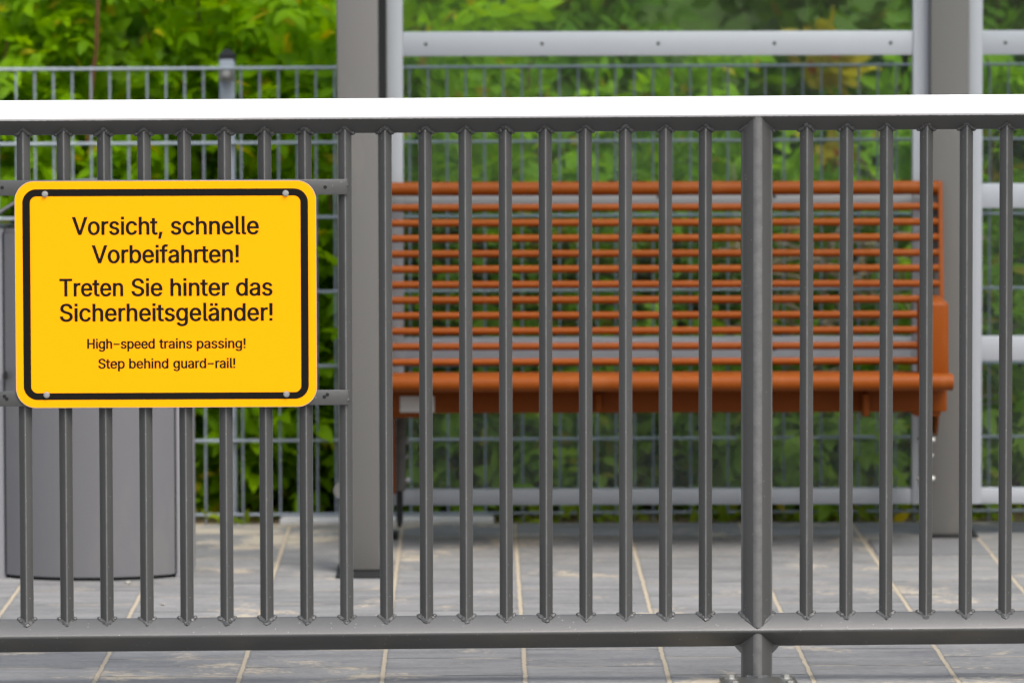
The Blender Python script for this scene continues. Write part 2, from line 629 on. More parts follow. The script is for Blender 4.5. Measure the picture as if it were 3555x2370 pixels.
def weld(b, x, d, R, zc, sgn):
    """V-shaped weld where an upright meets a rail; sgn +1 above the rail, -1 below"""
    kf = 1.02 if d < 0.02 else 0.86
    for sy in (-1, 1):
        pts = [(x - d - 0.003, sy * 0.001, zc + sgn * (R - 0.001)), (x - d * 0.5, sy * d * 0.5, zc + sgn * (R - d * 0.5)),
               (x, sy * d * kf, zc + sgn * (R - d * kf)), (x + d * 0.5, sy * d * 0.5, zc + sgn * (R - d * 0.5)),
               (x + d + 0.003, sy * 0.001, zc + sgn * (R - 0.001))]
        bead(b, pts, 0.0052 if d < 0.02 else 0.0055)
    nk = random.uniform(0.9, 1.2)
    for sx in (-1, 1):      # nubs on the ridge either side of the bar
        c = (x + sx * (d + 0.002), 0, zc + sgn * (R - 0.0008))
        bb = bmesh.new()
        bmesh.ops.create_icosphere(bb, subdivisions=2, radius=1)
        bb.transform(Matrix.Translation(c) @ Matrix.Diagonal((0.0050 * nk, 0.0060 * nk, 0.0046 * nk, 1)))
        b.add(bb)


bars = [-1.5142 + 0.08282 * k for k in range(-10, 18)] + [0.1038 + 0.0829 * k for k in range(0, 19)]
dbar = diamond(0.0139, 0.0022)
for x in bars:
    b = MB()
    tw = random.uniform(-0.035, 0.035)
    z0, z1 = zbot(x) + 0.004, ztop(x) - 0.004
    b.prism(dbar, lambda p, a: (p[0] * cos(tw) - p[1] * sin(tw), p[0] * sin(tw) + p[1] * cos(tw), a), z0, z1)
    weld(b, 0, 0.0139, 0.0347, zbot(x), 1)
    weld(b, 0, 0.0139, 0.0357, ztop(x), -1)
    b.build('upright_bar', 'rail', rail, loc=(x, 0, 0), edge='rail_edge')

for x in (0.0006,):
    b = MB()
    b.prism(diamond(0.0326, 0.0130, 4), lambda p, a: (p[0], p[1], a), 0.0, ztop(x) - 0.002)
    weld(b, 0, 0.0326, 0.0347, zbot(x), 1)
    weld(b, 0, 0.0326, 0.0347, zbot(x), -1)
    weld(b, 0, 0.0326, 0.0357, ztop(x), -1)
    zb_ = zbot(x) - 0.0347
    for e in (-1, 1):       # weld fillets under the bottom rail
        b.prism([(e * 0.029, zb_ + 0.004), (e * 0.0475, zb_ + 0.003), (e * 0.043, zb_ - 0.0035), (e * 0.0345, zb_ - 0.0125), (e * 0.029, zb_ - 0.016)],
                lambda p, a: (p[0], a, p[1]), -0.006, 0.006)
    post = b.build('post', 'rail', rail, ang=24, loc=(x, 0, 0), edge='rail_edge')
    b = MB()
    b.box(-0.0785, 0.0785, -0.185, -0.012, 0, 0.012, 0.002)
    for sy in (-1, 1):
        bead(b, [(-0.022, -0.013, 0.012), (0, -0.034, 0.012), (0.022, -0.013, 0.012)], 0.005)
    b.build('base_plate', 'rail', post)
    for bx in (-0.057, 0.057):
        for by in (-0.047, -0.150):
            MB().hexbolt((bx, by, 0.012), (0, 0, 1), 0.0105, 0.0085, 0.0145).build('bolt', 'steel', post)

# two flat bars that carry the sign
for z0, z1, holes in ((1.0177, 1.0495, [(-0.8924, 1.033), (-1.5572, 1.0345)]),
                      (0.5828, 0.6141, [(-0.8962, 0.5999), (-0.8899, 0.6046), (-1.556, 0.604), (-1.5515, 0.5985)])):
    b = MB()
    b.box(-1.6035, -0.8478, -0.0205, -0.0135, z0, z1, 0.0012)
    for e in (-1, 1):
        bb = MB()
    bead(b, [(-0.8478, -0.016, z0), (-0.8470, -0.0165, (z0 + z1) / 2), (-0.8478, -0.016, z1 + 0.001)], 0.003)
    br = b.build('sign_bracket', 'rail', rail)
    for hx, hz in holes:
        MB().tube([(hx, -0.0212, hz), (hx, -0.0185, hz)], [0.0038, 0.0036], 12).build('bracket_hole', 'dark', br)

# ------------------------------------------------------------------ warning sign
GLYPHS = {
    '!': [[67,160,63,509,132,509,128,160],[98,-4,81,-1,66,9,56,24,52,41,56,58,66,73,81,83,98,86,116,83,130,73,140,58,143,41,140,24,130,9,116,-1]],
    ',': [[38,-119,68,71,137,71,84,-119]],
    '-': [[337,244,337,188,114,188,114,244]],
    'H': [[60,0,60,509,125,509,125,289,392,289,392,509,457,509,457,0,392,0,392,232,125,232,125,0]],
    'S': [[224,-9,188,-7,156,-1,128,9,102,23,81,40,64,60,51,83,42,109,38,137,104,137,110,110,123,88,142,71,166,59,194,52,224,49,257,52,286,60,311,74,329,92,341,114,346,139,342,161,332,179,316,193,296,205,245,222,184,239,145,253,112,269,86,289,67,313,56,341,52,372,54,400,62,425,75,448,92,468,113,484,138,498,165,508,195,514,227,516,259,514,289,508,316,498,340,484,360,468,377,449,390,427,398,403,401,378,337,378,326,412,302,437,280,449,254,456,225,459,194,456,167,448,145,435,129,418,118,398,115,376,119,352,131,334,148,319,169,308,212,293,264,279,312,264,336,252,359,238,379,220,395,198,405,171,408,139,406,112,399,87,386,64,370,43,349,25,323,11,294,0,261,-7]],
    'T': [[32,452,32,509,417,509,417,452,257,452,257,0,193,0,193,452]],
    'V': [[204,0,16,509,84,509,192,206,215,137,248,31,235,31,267,138,290,206,395,509,463,509,278,0]],
    'a': [[160,-9,126,-5,94,5,68,22,48,45,35,73,30,108,34,138,43,161,58,179,78,193,100,203,125,211,178,220,234,227,265,235,276,255,276,257,273,279,267,297,256,311,240,322,220,329,196,331,171,329,149,322,118,301,100,274,41,291,57,322,79,346,104,364,133,375,163,382,194,384,239,379,263,372,286,360,306,343,322,320,330,301,335,278,337,251,337,0,277,0,277,52,272,52,252,25,236,12,215,1,190,-6],[170,45,202,49,228,59,248,74,263,93,272,115,276,138,276,190,259,182,231,176,200,171,175,168,134,159,117,150,103,139,95,124,92,105,94,87,102,72,114,61,130,52,149,47]],
    'b': [[229,-8,198,-5,172,4,153,17,138,31,118,59,112,59,112,0,53,0,53,509,114,509,114,319,118,319,137,346,152,360,171,373,197,381,229,384,259,382,287,374,313,361,335,342,354,320,370,293,381,261,388,227,390,189,388,151,381,116,370,84,355,57,336,34,313,16,288,3,260,-6],[220,47,253,51,279,66,301,88,316,117,323,139,327,163,328,189,327,215,323,239,316,261,301,290,280,311,253,325,220,330,188,325,161,312,140,291,125,263,118,241,114,216,113,189,114,162,118,138,125,115,140,86,162,65,188,51]],
    'c': [[207,-8,174,-5,144,3,117,16,93,35,72,58,56,85,44,116,37,150,34,187,37,225,44,260,56,291,72,318,93,341,117,360,144,374,174,382,207,384,234,383,260,377,284,368,305,356,324,341,340,322,353,301,362,277,303,262,290,289,270,311,242,325,207,330,173,325,145,310,124,287,108,258,102,236,98,212,96,187,98,163,102,139,108,117,124,89,145,66,173,51,207,46,243,52,271,66,292,89,304,117,363,102,354,78,341,56,325,37,306,21,285,9,261,-1,235,-6]],
    'd': [[195,-8,165,-6,137,3,111,16,89,34,70,57,55,84,43,116,36,151,34,189,36,227,43,261,55,293,70,320,89,342,112,361,137,374,165,382,196,384,228,381,253,373,272,360,287,346,306,319,311,319,311,509,372,509,372,0,313,0,313,59,307,59,287,31,272,17,252,4,227,-5],[205,47,236,51,263,65,284,86,299,115,306,138,310,162,312,189,310,216,306,241,300,263,284,291,263,312,237,325,205,330,172,325,145,311,124,290,108,261,102,239,98,215,96,189,98,163,102,139,109,117,124,88,145,66,172,51]],
    'e': [[212,-8,177,-5,145,3,117,16,92,35,72,58,56,85,44,116,37,150,34,187,36,224,44,258,55,290,71,317,91,340,115,359,142,373,172,382,205,384,236,382,266,374,294,361,319,341,334,324,347,305,357,282,365,256,370,227,371,194,371,169,75,169,75,221,338,221,310,202,307,237,298,269,283,294,263,314,237,326,205,330,173,326,146,313,125,294,109,270,99,241,96,211,96,178,98,151,102,127,110,106,128,80,151,61,179,50,212,46,234,48,254,53,271,61,285,73,297,88,306,105,365,91,353,63,335,39,311,19,283,4,261,-3,237,-7]],
    'f': [[228,379,228,327,6,327,6,379],[81,0,81,432,84,461,96,486,113,505,135,519,161,527,187,530,222,527,243,521,227,468,215,472,195,474,171,470,154,460,145,443,142,419,142,0]],
    'g': [[207,-151,180,-149,156,-146,134,-140,105,-127,82,-110,64,-91,51,-69,101,-41,122,-66,136,-78,154,-88,178,-95,207,-97,236,-95,261,-87,282,-75,298,-58,308,-34,311,-6,311,68,306,68,287,41,272,28,252,16,227,8,195,5,165,7,138,14,113,27,90,43,71,65,55,90,43,120,36,154,34,191,36,229,43,263,55,293,71,320,90,342,112,361,138,374,166,382,196,384,228,382,253,373,273,360,288,346,308,319,313,319,313,379,372,379,372,-9,370,-40,363,-67,350,-90,334,-109,314,-124,291,-136,265,-144,237,-149],[205,59,237,63,264,75,285,95,300,121,307,142,311,166,312,193,311,219,307,242,300,264,285,291,264,312,237,325,205,330,172,325,145,312,124,290,109,262,102,241,98,218,96,193,98,167,102,144,109,123,124,96,145,76,172,63]],
    'h': [[114,227,114,0,53,0,53,509,114,509,114,287,102,287,116,319,132,344,152,362,175,374,200,382,227,384,264,380,295,369,321,349,341,321,350,298,355,271,357,240,357,0,296,0,296,235,293,263,286,286,273,304,246,323,210,329,184,326,161,317,141,303,126,283,117,257]],
    'i': [[53,0,53,379,114,379,114,0],[84,443,67,446,54,455,44,468,41,483,44,499,54,512,67,521,84,524,100,521,114,512,123,499,126,483,123,468,114,455,100,446]],
    'l': [[139,-2,101,3,74,20,58,47,53,84,53,509,114,509,114,99,115,77,120,62,130,54,146,52,160,53,170,54,181,3,162,-1]],
    'n': [[114,227,114,0,53,0,53,379,112,379,112,287,102,287,116,319,132,344,152,362,175,374,200,382,227,384,264,380,295,369,321,349,341,321,350,298,355,271,357,240,357,0,296,0,296,235,293,263,286,286,273,304,246,323,210,329,184,326,161,317,141,303,126,283,117,257]],
    'o': [[207,-8,174,-5,144,3,117,16,93,35,72,58,56,85,44,116,37,150,34,187,37,225,44,260,56,291,72,318,93,341,117,360,144,374,174,382,207,384,241,382,271,374,299,360,323,341,343,318,359,291,371,260,379,225,381,187,379,150,371,116,359,85,343,58,323,35,299,16,271,3,241,-5],[207,46,242,51,270,66,292,89,307,117,314,139,318,163,319,187,318,212,314,236,307,258,292,287,270,310,242,325,207,330,173,325,145,310,124,287,108,258,102,236,98,212,96,187,98,163,102,139,108,117,124,89,145,66,173,51]],
    'p': [[53,-143,53,379,112,379,112,319,118,319,137,346,152,360,171,373,197,381,229,384,259,382,287,374,313,361,335,342,354,320,370,293,381,261,388,227,390,189,388,151,381,116,370,84,355,57,336,34,313,16,288,3,260,-6,229,-8,198,-5,173,4,153,17,138,31,118,59,114,59,114,-143],[220,47,253,51,279,66,301,88,316,117,323,139,327,163,328,189,327,215,323,239,316,261,301,290,280,311,253,325,220,330,188,325,161,312,140,291,125,263,118,241,114,216,113,189,114,162,118,138,125,115,140,86,162,65,188,51]],
    'r': [[53,0,53,379,112,379,112,321,115,321,130,347,152,367,181,380,213,385,229,384,243,384,243,322,230,324,207,326,182,323,159,315,140,301,126,284,117,262,114,237,114,0]],
    's': [[182,-8,157,-7,133,-3,112,3,84,18,62,38,45,63,36,94,94,107,105,79,124,60,150,49,181,45,217,50,244,62,262,81,268,103,265,121,254,136,237,147,212,155,149,170,118,180,92,192,72,208,58,227,50,249,47,274,51,305,65,332,87,354,115,370,137,378,161,383,187,384,223,381,254,372,279,358,299,339,314,316,324,290,268,277,258,298,243,316,219,328,187,333,156,329,131,317,114,299,109,277,112,258,124,243,144,232,172,223,229,209,261,200,287,187,306,171,325,142,331,107,326,75,312,47,290,24,260,6,236,-2,210,-7]],
    't': [[204,379,204,327,6,327,6,379],[65,471,126,471,126,98,128,76,136,61,150,53,170,50,185,51,202,54,213,2,192,-3,168,-4,138,-1,113,7,92,21,77,41,68,64,65,93]],
    'u': [[182,-5,146,-1,115,11,89,31,69,59,60,82,54,109,53,139,53,379,114,379,114,144,116,117,124,94,137,75,164,56,200,50,226,53,249,62,268,77,283,97,293,122,296,153,296,379,357,379,357,0,298,0,298,92,307,92,294,60,277,35,257,17,234,5,209,-3]],
    'ä': [[160,-9,126,-5,94,5,68,22,48,45,35,73,30,108,34,138,43,161,58,179,78,193,100,203,125,211,178,220,234,227,265,235,276,255,276,257,273,279,267,297,256,311,240,322,220,329,196,331,171,329,149,322,118,301,100,274,41,291,57,322,79,346,104,364,133,375,163,382,194,384,239,379,263,372,286,360,306,343,322,320,330,301,335,278,337,251,337,0,277,0,277,52,272,52,252,25,236,12,215,1,190,-6],[170,45,202,49,228,59,248,74,263,93,272,115,276,138,276,190,259,182,231,176,200,171,175,168,134,159,117,150,103,139,95,124,92,105,94,87,102,72,114,61,130,52,149,47],[261,443,246,446,233,455,224,468,221,483,224,499,233,512,246,520,261,523,277,520,290,512,299,499,301,483,299,468,290,455,277,446],[117,443,102,446,89,455,80,468,77,483,80,499,89,512,102,520,117,523,133,520,146,512,155,499,158,483,155,468,146,455,133,446]],
}
WORDS = [
    (0, 'Vorsicht,', [0, 480, 895, 1154, 1519, 1686, 2081, 2491, 2719]),
    (0, 'schnelle', [0, 365, 761, 1171, 1580, 1984, 2173, 2363]),
    (1, 'Vorbeifahrten!', [0, 480, 895, 1154, 1578, 1982, 2149, 2403, 2792, 3202, 3461, 3688, 4092, 4502]),
    (2, 'Treten', [0, 449, 708, 1112, 1339, 1743]),
    (2, 'Sie', [0, 447, 613]),
    (2, 'hinter', [0, 410, 577, 986, 1214, 1618]),
    (2, 'das', [0, 424, 814]),
    (3, 'Sicherheitsgeländer!', [0, 447, 613, 1009, 1419, 1823, 2082, 2492, 2896, 3062, 3290, 3655, 4080, 4484, 4673, 5062, 5472, 5896, 6300, 6559]),
    (4, 'High-speed', [0, 517, 684, 1109, 1519, 1972, 2337, 2761, 3165, 3569]),
    (4, 'trains', [0, 227, 487, 876, 1042, 1452]),
    (4, 'passing!', [0, 424, 814, 1179, 1544, 1710, 2120, 2545]),
    (5, 'Step', [0, 447, 674, 1078]),
    (5, 'behind', [0, 424, 828, 1238, 1405, 1815]),
    (5, 'guard-rail!', [0, 425, 835, 1224, 1483, 1908, 2361, 2620, 3009, 3176, 3365]),
]
sign = thing('warning_sign', 'yellow warning sign with black border and German and English text bolted to the railing', 'sign', RO, RZ)
SX0, SX1, SZ0, SZ1 = -1.5311, -0.9119, 0.5805, 1.0470
YF = -0.0248                       # front of the sheet


def slabxz(b, outer, y0, y1, inner=None):
    """flat plate in the xz plane with an optional opening of the same vertex count"""
    def ring(pts, y): return [b.bm.verts.new((p[0], y, p[1])) for p in pts]
    n = len(outer)
    if inner is None:
        a, c = ring(outer, y0), ring(outer, y1)
        b.bm.faces.new(a)
        b.bm.faces.new(c[::-1])
        for i in range(n):
            b.bm.faces.new((a[i], c[i], c[(i + 1) % n], a[(i + 1) % n]))
        return
    a, c, d, e = ring(outer, y0), ring(outer, y1), ring(inner, y0), ring(inner, y1)
    for i in range(n):
        j = (i + 1) % n
        b.bm.faces.new((a[i], a[j], d[j], d[i]))
        b.bm.faces.new((c[i], e[i], e[j], c[j]))
        b.bm.faces.new((a[i], c[i], c[j], a[j]))
        b.bm.faces.new((d[i], d[j], e[j], e[i]))


b = MB()
slabxz(b, rrect(SX0 - 0.0008, SX1 + 0.0008, SZ0 - 0.0008, SZ1 + 0.0008, 0.041, 12), YF + 0.0006, YF + 0.0032)
b.build('panel', 'alu', sign)
b = MB()
slabxz(b, rrect(SX0, SX1, SZ0, SZ1, 0.0405, 12), YF, YF + 0.0008)
b.build('face_sheet', 'yellow', sign)
b = MB()
slabxz(b, rrect(-1.5160, -0.9280, 0.5965, 1.0310, 0.029, 12), YF - 0.0003, YF + 0.0003,
       rrect(-1.5003, -0.9437, 0.6105, 1.0163, 0.0135, 12))
b.build('border_band', 'black', sign)
for x, z in ((-1.4691, 1.0211), (-0.974, 1.0211), (-1.4688, 0.6069), (-0.9743, 0.6064)):
    b = MB()
    b.hexbolt((x, YF - 0.0003, z), (0, -1, 0), 0.0052, 0.0042, 0.0064)
    b.dome((x, YF - 0.0045, z), (0, -1, 0), 0.0046, 0.0012, 12)
    b.build('bolt', 'steel', sign)

# lettering: line -> (cap height, baseline); word -> (x0, x1)
LINE = {0: (0.0360, 0.9372), 1: (0.0359, 0.8789), 2: (0.0354, 0.8106), 3: (0.0356, 0.7587), 4: (0.0200, 0.7021), 5: (0.0200, 0.6611)}
SPAN = {'Vorsicht,': (-1.4133, -1.2283), 'schnelle': (-1.2104, -1.0299), 'Vorbeifahrten!': (-1.3730, -1.0715),
        'Treten': (-1.4404, -1.3100), 'Sie': (-1.2922, -1.2293), 'hinter': (-1.2120, -1.0919), 'das': (-1.0768, -1.0023),
        'Sicherheitsgeländer!': (-1.4399, -1.0025), 'High-speed': (-1.3841, -1.2457), 'trains': (-1.2358, -1.1685),
        'passing!': (-1.1585, -1.0585), 'Step': (-1.3616, -1.3078), 'behind': (-1.2981, -1.2178), 'guard-rail!': (-1.2072, -1.0800)}
CAP = 508.7


def area(q): return sum(q[i][0] * q[(i + 1) % len(q)][1] - q[(i + 1) % len(q)][0] * q[i][1] for i in range(len(q))) / 2


def fat(q, sgn, ox, oy):
    out = []
    n = len(q)
    for i in range(n):
        a, c, d = Vector(q[i - 1]), Vector(q[i]), Vector(q[(i + 1) % n])
        e, f = (c - a), (d - c)
        if e.length < 1e-6 or f.length < 1e-6:
            continue
        e.normalize()
        f.normalize()
        n1, n2 = Vector((e.y, -e.x)), Vector((f.y, -f.x))
        k = n1 + n2
        k = k / max(0.4, 1 + n1.dot(n2))
        out.append((c.x + sgn * k.x * ox, c.y + sgn * k.y * oy))
    return out


def glyph(ch):
    if ch == 'l':                 # straight stem with a short foot turned to the right
        x, wd, tail = 62, 58, 108
        foot = [(x + wd, 62), (x + wd + 3, 53), (x + wd + 10, 47), (x + wd + 20, 45), (tail + 62, 45), (tail + 62, 0), (x + wd - 5, 0)]
        return [[(x, 524), (x, 52)] + [(x + 4, 30), (x + 16, 12), (x + 36, 2)] + foot[::-1][0:1] + foot[::-1][1:] + [(x + wd, 524)]]
    cs = [[(c[i], c[i + 1]) for i in range(0, len(c), 2)] for c in GLYPHS[ch]]
    if ch == '-':                 # a longer hyphen
        mx = sum(p[0] for p in cs[0]) / len(cs[0])
        return [[(mx + (p[0] - mx) * 1.4, p[1] + 12) for p in cs[0]]]
    out = []
    for c in cs:
        xs, ys = [p[0] for p in c], [p[1] for p in c]
        w_, h_ = max(xs) - min(xs), max(ys) - min(ys)
        if w_ < 110 and h_ < 110 and ch in 'iä!':
            s_ = 1 if area(c) > 0 else -1
            mx, mz = (max(xs) + min(xs)) / 2, (max(ys) + min(ys)) / 2
            z0 = 0 if ch == '!' else 448
            hw = 30
            c = [(mx - hw, z0), (mx + hw, z0), (mx + hw, z0 + 66), (mx - hw, z0 + 66)]
            if s_ < 0:
                c = c[::-1]
        out.append(c)
    return out


def winding(pt, cs):
    wn_ = 0
    for c in cs:
        n = len(c)
        for i in range(n):
            x0, y0 = c[i]
            x1, y1 = c[(i + 1) % n]
            if (y0 <= pt[1]) != (y1 <= pt[1]):
                side = (x1 - x0) * (pt[1] - y0) - (pt[0] - x0) * (y1 - y0)
                if y1 > y0 and side > 0:
                    wn_ += 1
                elif y1 < y0 and side < 0:
                    wn_ -= 1
    return wn_


def text_line(k):
    """printed letters: each outline triangulated and kept where its winding number is not zero"""
    cap, base = LINE[k]
    sz = cap / CAP
    mb = MB()
    for ln, word, xs in WORDS:
        if ln != k:
            continue
        x0, x1 = SPAN[word]
        gs = []
        for ch, ox in zip(word, xs):
            g = glyph(ch)
            big = max(g, key=lambda c: abs(area(c)))
            gs.append((1 if area(big) > 0 else -1, [[(p[0] + ox, p[1]) for p in c] for c in g]))
        lo = min(p[0] for _, g in gs for c in g for p in c)
        hi = max(p[0] for _, g in gs for c in g for p in c)
        fx = (x1 - x0 - 0.04 * cap) / (hi - lo)
        for sg, g in gs:
            cs = [fat([((p[0] - lo) * fx / sz, p[1]) for p in c], sg, (0.042 if k > 3 else 0.034) * CAP, 0.014 * CAP) for c in g]
            vs, es = [], []
            for c in cs:
                o_ = len(vs)
                vs += [Vector(p) for p in c]
                es += [(o_ + i, o_ + (i + 1) % len(c)) for i in range(len(c))]
            ov, oe, of, *_ = delaunay_2d_cdt(vs, es, [], 0, 1e-4)
            bv = {}
            for f in of:
                m_ = sum((ov[i] for i in f), Vector((0, 0))) / len(f)
                if winding(m_, cs) == 0:
                    continue
                for i in f:
                    if i not in bv:
                        bv[i] = mb.bm.verts.new((ov[i].x * sz + x0 + 0.02 * cap, YF - 0.0004, ov[i].y * sz + base))
                mb.bm.faces.new([bv[i] for i in f])
    mb.build('text_line', 'black', sign)


for k in range(6):
    text_line(k)

# ------------------------------------------------------------------ bench
bench = thing('bench', 'orange steel bench with a slatted back under the shelter behind the railing', 'bench', (0.4725, 2.65, 0))
BX, BY = 0.4725, 2.65
L0, L1 = -0.2535, 1.1986


def bl(x, y, z): return (x - BX, y - BY, z)


# seat: folded sheet with a rolled front edge
prof = [(2.80, 0.4430), (2.52, 0.4575)]
for k in range(9):
    a = radians(88 + k * 190 / 8)
    prof.append((2.4535 + 0.0215 * cos(a), 0.4392 + 0.0215 * sin(a)))
prof += [(2.48, 0.4185), (2.80, 0.425)]
b = MB()
rings = []
for x, s in ((L0, 0.90), (L0 + 0.004, 1.0), (L1 - 0.006, 1.0), (L1 - 0.0015, 0.97), (L1, 0.88)):
    rings.append([bl(x, 2.6 + (y - 2.6) * (1 if s == 1 else 0.99 + s * 0.01), 0.4385 + (z - 0.4385) * s) for y, z in prof])
b.loft(rings)
b.build('seat', 'orange', bench)
b = MB()
b.box(*[v for p in ((L0 + 0.012 - BX, 1.1954 - BX), (2.60 - BY, 2.70 - BY), (0.3530, 0.4215)) for v in p], 0.004)
beam = b.build('seat_beam', 'orange', bench)
b = MB()
b.box(-0.1956 - BX, -0.108 - BX, 2.5975 - BY, 2.5995 - BY, 0.3560, 0.3972, 0.0006)
b.build('label_plate', 'plate', beam)
MB().box(0.9771 - BX, 0.9937 - BX, 2.53 - BY, 2.5985 - BY, 0.347, 0.405, 0.004).build('seat_gusset', 'orange', bench)
MB().box(0.30 - BX, 0.3166 - BX, 2.56 - BY, 2.5985 - BY, 0.357, 0.405, 0.004).build('seat_gusset', 'orange', bench)
# backrest: top tube, slats, end upright


def backy(z): return 2.835 + (z - 0.4665) / (0.862 - 0.4665) * 0.075


b = MB()
b.tube([bl(L0, 2.925, 0.910), bl(1.2065, 2.925, 0.910)], 0.0178, 20)
b.build('top_tube', 'orange', bench)
for k in range(11):
    z = 0.4665 + k * 0.03954
    b = MB()
    x1 = 1.2005
    b.tube([bl(L0, backy(z), z), bl(x1, backy(z), z)], 0.0098, 14)
    b.build('slat', 'orange', bench)
b = MB()
for xa, xb in ((1.1972, 1.2077), (L0 - 0.0105, L0)):
    pts = [(backy(0.44) - 0.008, 0.44), (backy(0.90) - 0.013, 0.905), (2.912, 0.927), (2.94, 0.927), (2.945, 0.90), (backy(0.44) + 0.02, 0.44)]
    c = MB()
    c.prism(pts, lambda p, a: bl(a, p[0], p[1]), xa, xb)
    c.build('back_upright', 'orange', bench)
b.bm.free()
# armrest: closed steel loop, rounded edges, a little wider at the foot
b = MB()
b.box(1.1275 - BX, 1.1896 - BX, 2.485 - BY, 2.725 - BY, 0.444, 0.6415, 0.013, 4)
for v in b.bm.verts:
    if v.co.z < 0.55:
        v.co.x += 0.0012 if v.co.x > 1.16 - BX else 0
b.build('armrest', 'orange', bench)
# brackets that hang the bench on the shelter posts
for s, cx in ((1, -0.197), (-1, 1.160)):
    q = 'support_bracket'
    b = MB()
    b.box(cx - BX - 0.0125, cx - BX + 0.0125, 2.82 - BY, 2.90 - BY, 0.135, 0.36, 0.003)
    pr = b.build(q, 'bracket', bench)
    b = MB()
    b.prism([(-0.0085, 0.14), (0.0085, 0.14), (0.0085, 0.055), (0.004, 0.040), (-0.005, 0.040), (-0.0085, 0.06)],
            lambda p, a: (cx - BX + p[0] - s * 0.004, a - BY, p[1]), 2.83, 2.855)
    b.build('bracket_foot', 'dark', pr)
    b = MB()
    zb = 0.128 if s > 0 else 0.283
    b.prism([(2.70, 0.345), (2.84, 0.345), (2.84, zb), (2.81, zb), (2.74, 0.30)] if s > 0 else
            [(2.66, 0.345), (2.84, 0.345), (2.84, zb), (2.72, zb), (2.68, 0.31)],
            lambda p, a: (a, p[0] - BY, p[1]), cx - BX - s * 0.0205, cx - BX - s * 0.0135)
    b.build('bracket_cheek', 'orange', pr)
    b = MB()
    b.prism([(-0.020, 0.3525), (0.058, 0.3525), (0.045, 0.3415), (-0.020, 0.3415)] ,
            lambda p, a: (cx - BX + s * p[0], a - BY, p[1]), 2.61, 2.84)
    b.build('bracket_flange', 'orange', pr)
    for z in (0.262, 0.222, 0.162):
        for e in (-1, 1):
            big = z != 0.222
            MB().hexbolt((cx - BX + e * 0.0125, 2.835 - BY, z), (e, 0, 0), 0.0075 if big else 0.005, 0.009 if big else 0.005, 0.0085 if big else 0.006).build(
                'bracket_bolt', 'steel', pr)
    # arm back to the post
    ax = -0.2445 if s > 0 else 1.188
    MB().box(ax - BX - 0.008, ax - BX + 0.008, 2.69 - BY, 2.929 - BY, 0.36, 0.41, 0.002).build('post_arm', 'orange', bench)

# ------------------------------------------------------------------ shelter
sh = thing('passenger_shelter', 'grey platform shelter with square posts and glass panes in light frames behind the bench', 'shelter', (1.2283, 2.98, 0))
HX, HY = 1.2283, 2.98
HT = 2.42


def hb(b, x0, x1, y0, y1, z0, z1, bev=0.0): return b.box(x0 - HX, x1 - HX, y0 - HY, y1 - HY, z0, z1, bev)


for px, y0 in ((-0.2899, 2.10), (2.738, 2.10), (-0.2830, 2.93), (1.2283, 2.93), (2.738, 2.93)):
    b = MB()
    hb(b, px - 0.0505, px + 0.0505, y0, y0 + 0.10, 0.006, HT, 0.005)
    po = b.build('post', 'shelter', sh)
    b = MB()
    e = 0.13 if y0 < 2.5 else 0.03
    hb(b, px - 0.056, px + 0.075, y0 - e, y0 + 0.16, 0.001, 0.006 if y0 > 2.5 else 0.005, 0.001)
    b.build('base_plate', 'dark', po)
    if px < 0 and y0 < 2.5:
        b = MB()
        b.tube([(-0.3335 - HX, 2.092 - HY, 0.2043), (-0.3335 - HX, 2.125 - HY, 0.2043)], 0.0195, 24)
        b.build('cover_cap', 'bracket', po)

b = MB()
hb(b, -0.2520, -0.2326, 2.925, 2.9298, 0.01, HT - 0.01)
b.build('post_shade_strip', 'dark', sh)  # dark strip over the back-left post face, its shade painted as a strip
for bay0, bay1 in ((-0.2320, 1.1774), (1.2793, 2.687)):
    st = 0.0450
    for x0, x1 in ((bay0, bay0 + (0.0418 if bay0 < 0 else 0.0372)), (bay1 - 0.0420, bay1)):
        b = MB()
        hb(b, x0 + 0.0002, x1, 2.972, 3.028, 0.0825, HT - 0.07, 0.0015)
        b.build('frame_stile', 'frame', sh)
    xa, xb = bay0 + (0.0420 if bay0 < 0 else 0.0375), bay1 - 0.0423
    for z0, z1 in ((0.0828, 0.1235), (0.4565, 0.5203), (0.8544, 0.9179), (1.2532, 1.3158), (1.652, 1.715), (2.26, HT - 0.072)):
        b = MB()
        hb(b, xa, xb, 2.976, 3.024, z0, z1, 0.0015)
        fr = b.build('frame_rail', 'frame', sh)
        if 0.3 < z0 < 2:
            x = xa + 0.0595
            while x < xb - 0.02:
                MB().dome((x - HX, 2.9762 - HY, (z0 + z1) / 2), (0, -1, 0), 0.0052, 0.002, 12).build('screw', 'screw', fr)
                x += 0.3021
    for z0, z1 in ((0.1235, 0.4565), (0.5203, 0.8544), (0.9179, 1.2532), (1.3158, 1.652), (1.715, 2.26)):
        b = MB()
        hb(b, xa, xb, 2.997, 3.003, z0 - 0.004, z1 + 0.004)
        b.build('glass_pane', 'glass', sh)
b = MB()
hb(b, -0.36, 2.81, 2.08, 2.14, HT, HT + 0.12, 0.004)
hb(b, -0.36, 2.81, 2.95, 3.01, HT, HT + 0.12, 0.004)
hb(b, -0.32, -0.26, 2.1402, 2.9498, HT + 0.002, HT + 0.118, 0.004)
hb(b, 2.71, 2.77, 2.1402, 2.9498, HT + 0.002, HT + 0.118, 0.004)
b.build('roof_frame', 'shelter', sh)
b = MB()
hb(b, -0.5, 2.95, 1.75, 3.2, HT + 0.1215, HT + 0.132)
b.build('glass_roof', 'glass', sh)

